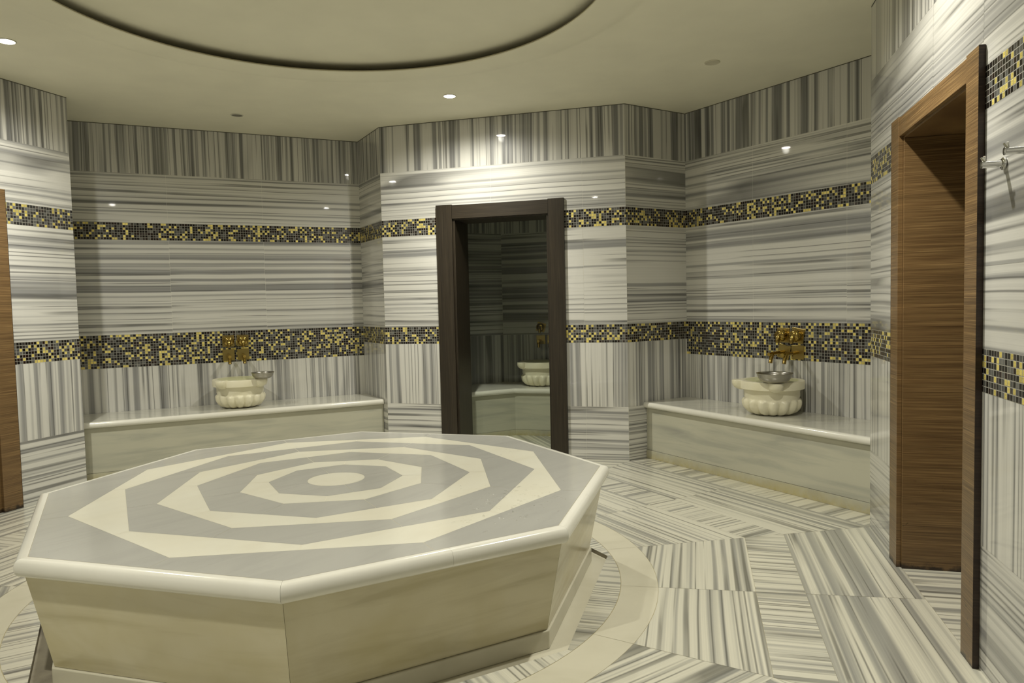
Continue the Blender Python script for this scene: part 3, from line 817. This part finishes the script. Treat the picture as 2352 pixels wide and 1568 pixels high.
# corner bench
dR, dL = unit(sub(q2, c0)), unit(sub(q4, c0))
Ro = offl(q2, q1, .003, REF2); Lo = offl(q4, q5, .003, REF2); B1 = offl(c0, q2, .003, REF2); B2 = offl(c0, q4, .003, REF2)
kr = on_line(K, add(K, dR), *Ro); kl = on_line(K, add(K, dL), *Lo)
wr = on_line(*B1, *Ro); wc = on_line(*B1, *B2); wl = on_line(*B2, *Lo)
sb = empty('corner_bench', (*K, 0)); tag(sb, 'angled marble bench in the dark steam room seen through the centre doorway', 'bench')
L_ = lambda p: sub(p, K)
mb = MB(); mb.prism([L_(p) for p in (kl, K, kr, wr, wc, wl)], .062, .448, 0); mb.build('front_panel', BENCHF, sb)
mb = MB(); nR = (-dR[1]*-1, -dR[0]); nR = (dR[1], -dR[0]); nL = (-dL[1], dL[0])
def toward(nv): return nv if (REF2[0]-K[0])*nv[0]+(REF2[1]-K[1])*nv[1] > 0 else (-nv[0], -nv[1])
nR, nL = toward(nR), toward(nL)
def corner_off(d):
    return on_line(add(K, nR, d), add(add(K, nR, d), dR), add(K, nL, d), add(add(K, nL, d), dL))
mb.prism([L_(p) for p in (on_line(add(K, nL, .008), corner_off(.008), *Lo), corner_off(.008), on_line(add(K, nR, .008), corner_off(.008), *Ro), kr, K, kl)], .001, .060, 0)
mb.build('plinth', PLINTH, sb)
mb = MB(); mb.prism([L_(p) for p in (on_line(add(K, nL, .03), corner_off(.03), *Lo), corner_off(.03), on_line(add(K, nR, .03), corner_off(.03), *Ro), wr, wc, wl)], .449, .502, 0)
mb.build('seat_slab', EDGE, sb, bevel=.02)
bc = add(add(c0, tS, .52), nS, .315)
make_basin(bc, rad(-60.7), 'carved marble basin in shadow beyond the centre doorway')
valve(c0, tS, nS, .452, 1.128, -15, 'crooked brass mixer valve in the shadow beyond the centre doorway', .10)
spout(c0, tS, nS, .447, .985, 2, 'brass spout left of its twin in shadow beyond the centre doorway', .10, .14)
spout(c0, tS, nS, .574, .985, 0, 'brass spout mostly hidden behind the right stile of the centre door', .10, .14)

# ------------------------------------------------------------------ ceiling lamps
SPILL = .42
def downlight(r, az_, lit, label, energy=0):
    p = pol(r, az_)
    root = empty('downlight', (p[0], p[1], ZC)); tag(root, label, 'ceiling lamp', 'recessed ceiling lamps')
    mb = MB(); mb.lathe([(.054, .001), (.054, -.003), (.051, -.006), (.046, -.006), (.044, -.002), (.044, .001)], 40)
    mb.build('trim_ring', TRIM, root, smooth=True, angle=40)
    mb = MB(); mb.lathe([(.0001, -.0035), (.0445, -.0035), (.0445, .0005)], 40)
    mb.build('lamp_lens', LAMP if lit else UNLIT, root, smooth=True, angle=40)
    if energy:
        # reflector beam plus the wide spill of the same lamp
        for nm, e_, size, bl in (('downlight_beam', energy, 104, 1.0), ('downlight_spill', energy*SPILL, 164, .6)):
            l = bpy.data.lights.new(nm, 'SPOT'); l.energy = e_; l.color = (1.0, .97, .86)
            l.shadow_soft_size = .03; l.spot_size = rad(size); l.spot_blend = bl
            o = bpy.data.objects.new(nm, l); COL.objects.link(o); o.parent = root; o.location = (0, 0, -.036)
    return root
EN = 162
downlight(2.24, 77.6, True, 'glowing ceiling lamp above the dark centre doorway', EN)
downlight(2.28, 159.6, True, 'glowing ceiling lamp at the upper left edge of the picture', EN)
downlight(2.20, -15, True, 'glowing ceiling lamp in front of the right-hand door', EN)
downlight(2.44, -104, True, 'glowing ceiling lamp behind the camera', EN)
downlight(2.97, 118.2, False, 'small unlit ceiling lamp over the left-hand niche')
p = pol(2.85, 31.9)
ros = MB(); ros.lathe([(.055, .001), (.055, -.003), (.050, -.007), (.046, -.004), (.0001, -.004)], 40)
o = ros.build('ceiling_cap', SPEAKER, smooth=True, angle=40, loc=(p[0], p[1], ZC))
tag(o, 'round cream cover cap on the ceiling over the right-hand niche', 'ceiling cap')

# ------------------------------------------------------------------ camera, world, view
w = bpy.data.worlds.new('world'); w.use_nodes = True; scene.world = w
w.node_tree.nodes['Background'].inputs[0].default_value = (1, .95, .8, 1); w.node_tree.nodes['Background'].inputs[1].default_value = .0
cam = bpy.data.cameras.new('camera'); co = bpy.data.objects.new('camera', cam); COL.objects.link(co)
cam.sensor_fit = 'HORIZONTAL'; cam.sensor_width = 36.0; cam.lens = 36.0*1659.35/2352; cam.clip_start = .02
pitch, roll = .05288, -.02297
d = Vector((0, math.cos(pitch), -math.sin(pitch))); u = Vector((0, math.sin(pitch), math.cos(pitch))); r = Vector((1, 0, 0))
cr, sr = math.cos(roll), math.sin(roll)
# image x axis / y axis after the roll
X = r*cr + u*sr; Y = u*cr - r*sr
M = Matrix((X, Y, -d)).transposed().to_4x4(); M.translation = Vector((0, 0, 1.5*.9375))
co.matrix_world = M
scene.camera = co
scene.view_settings.view_transform = 'Standard'; scene.view_settings.look = 'None'
scene.view_settings.exposure = 0.0; scene.view_settings.gamma = 1.0; scene.view_settings.use_curve_mapping = False
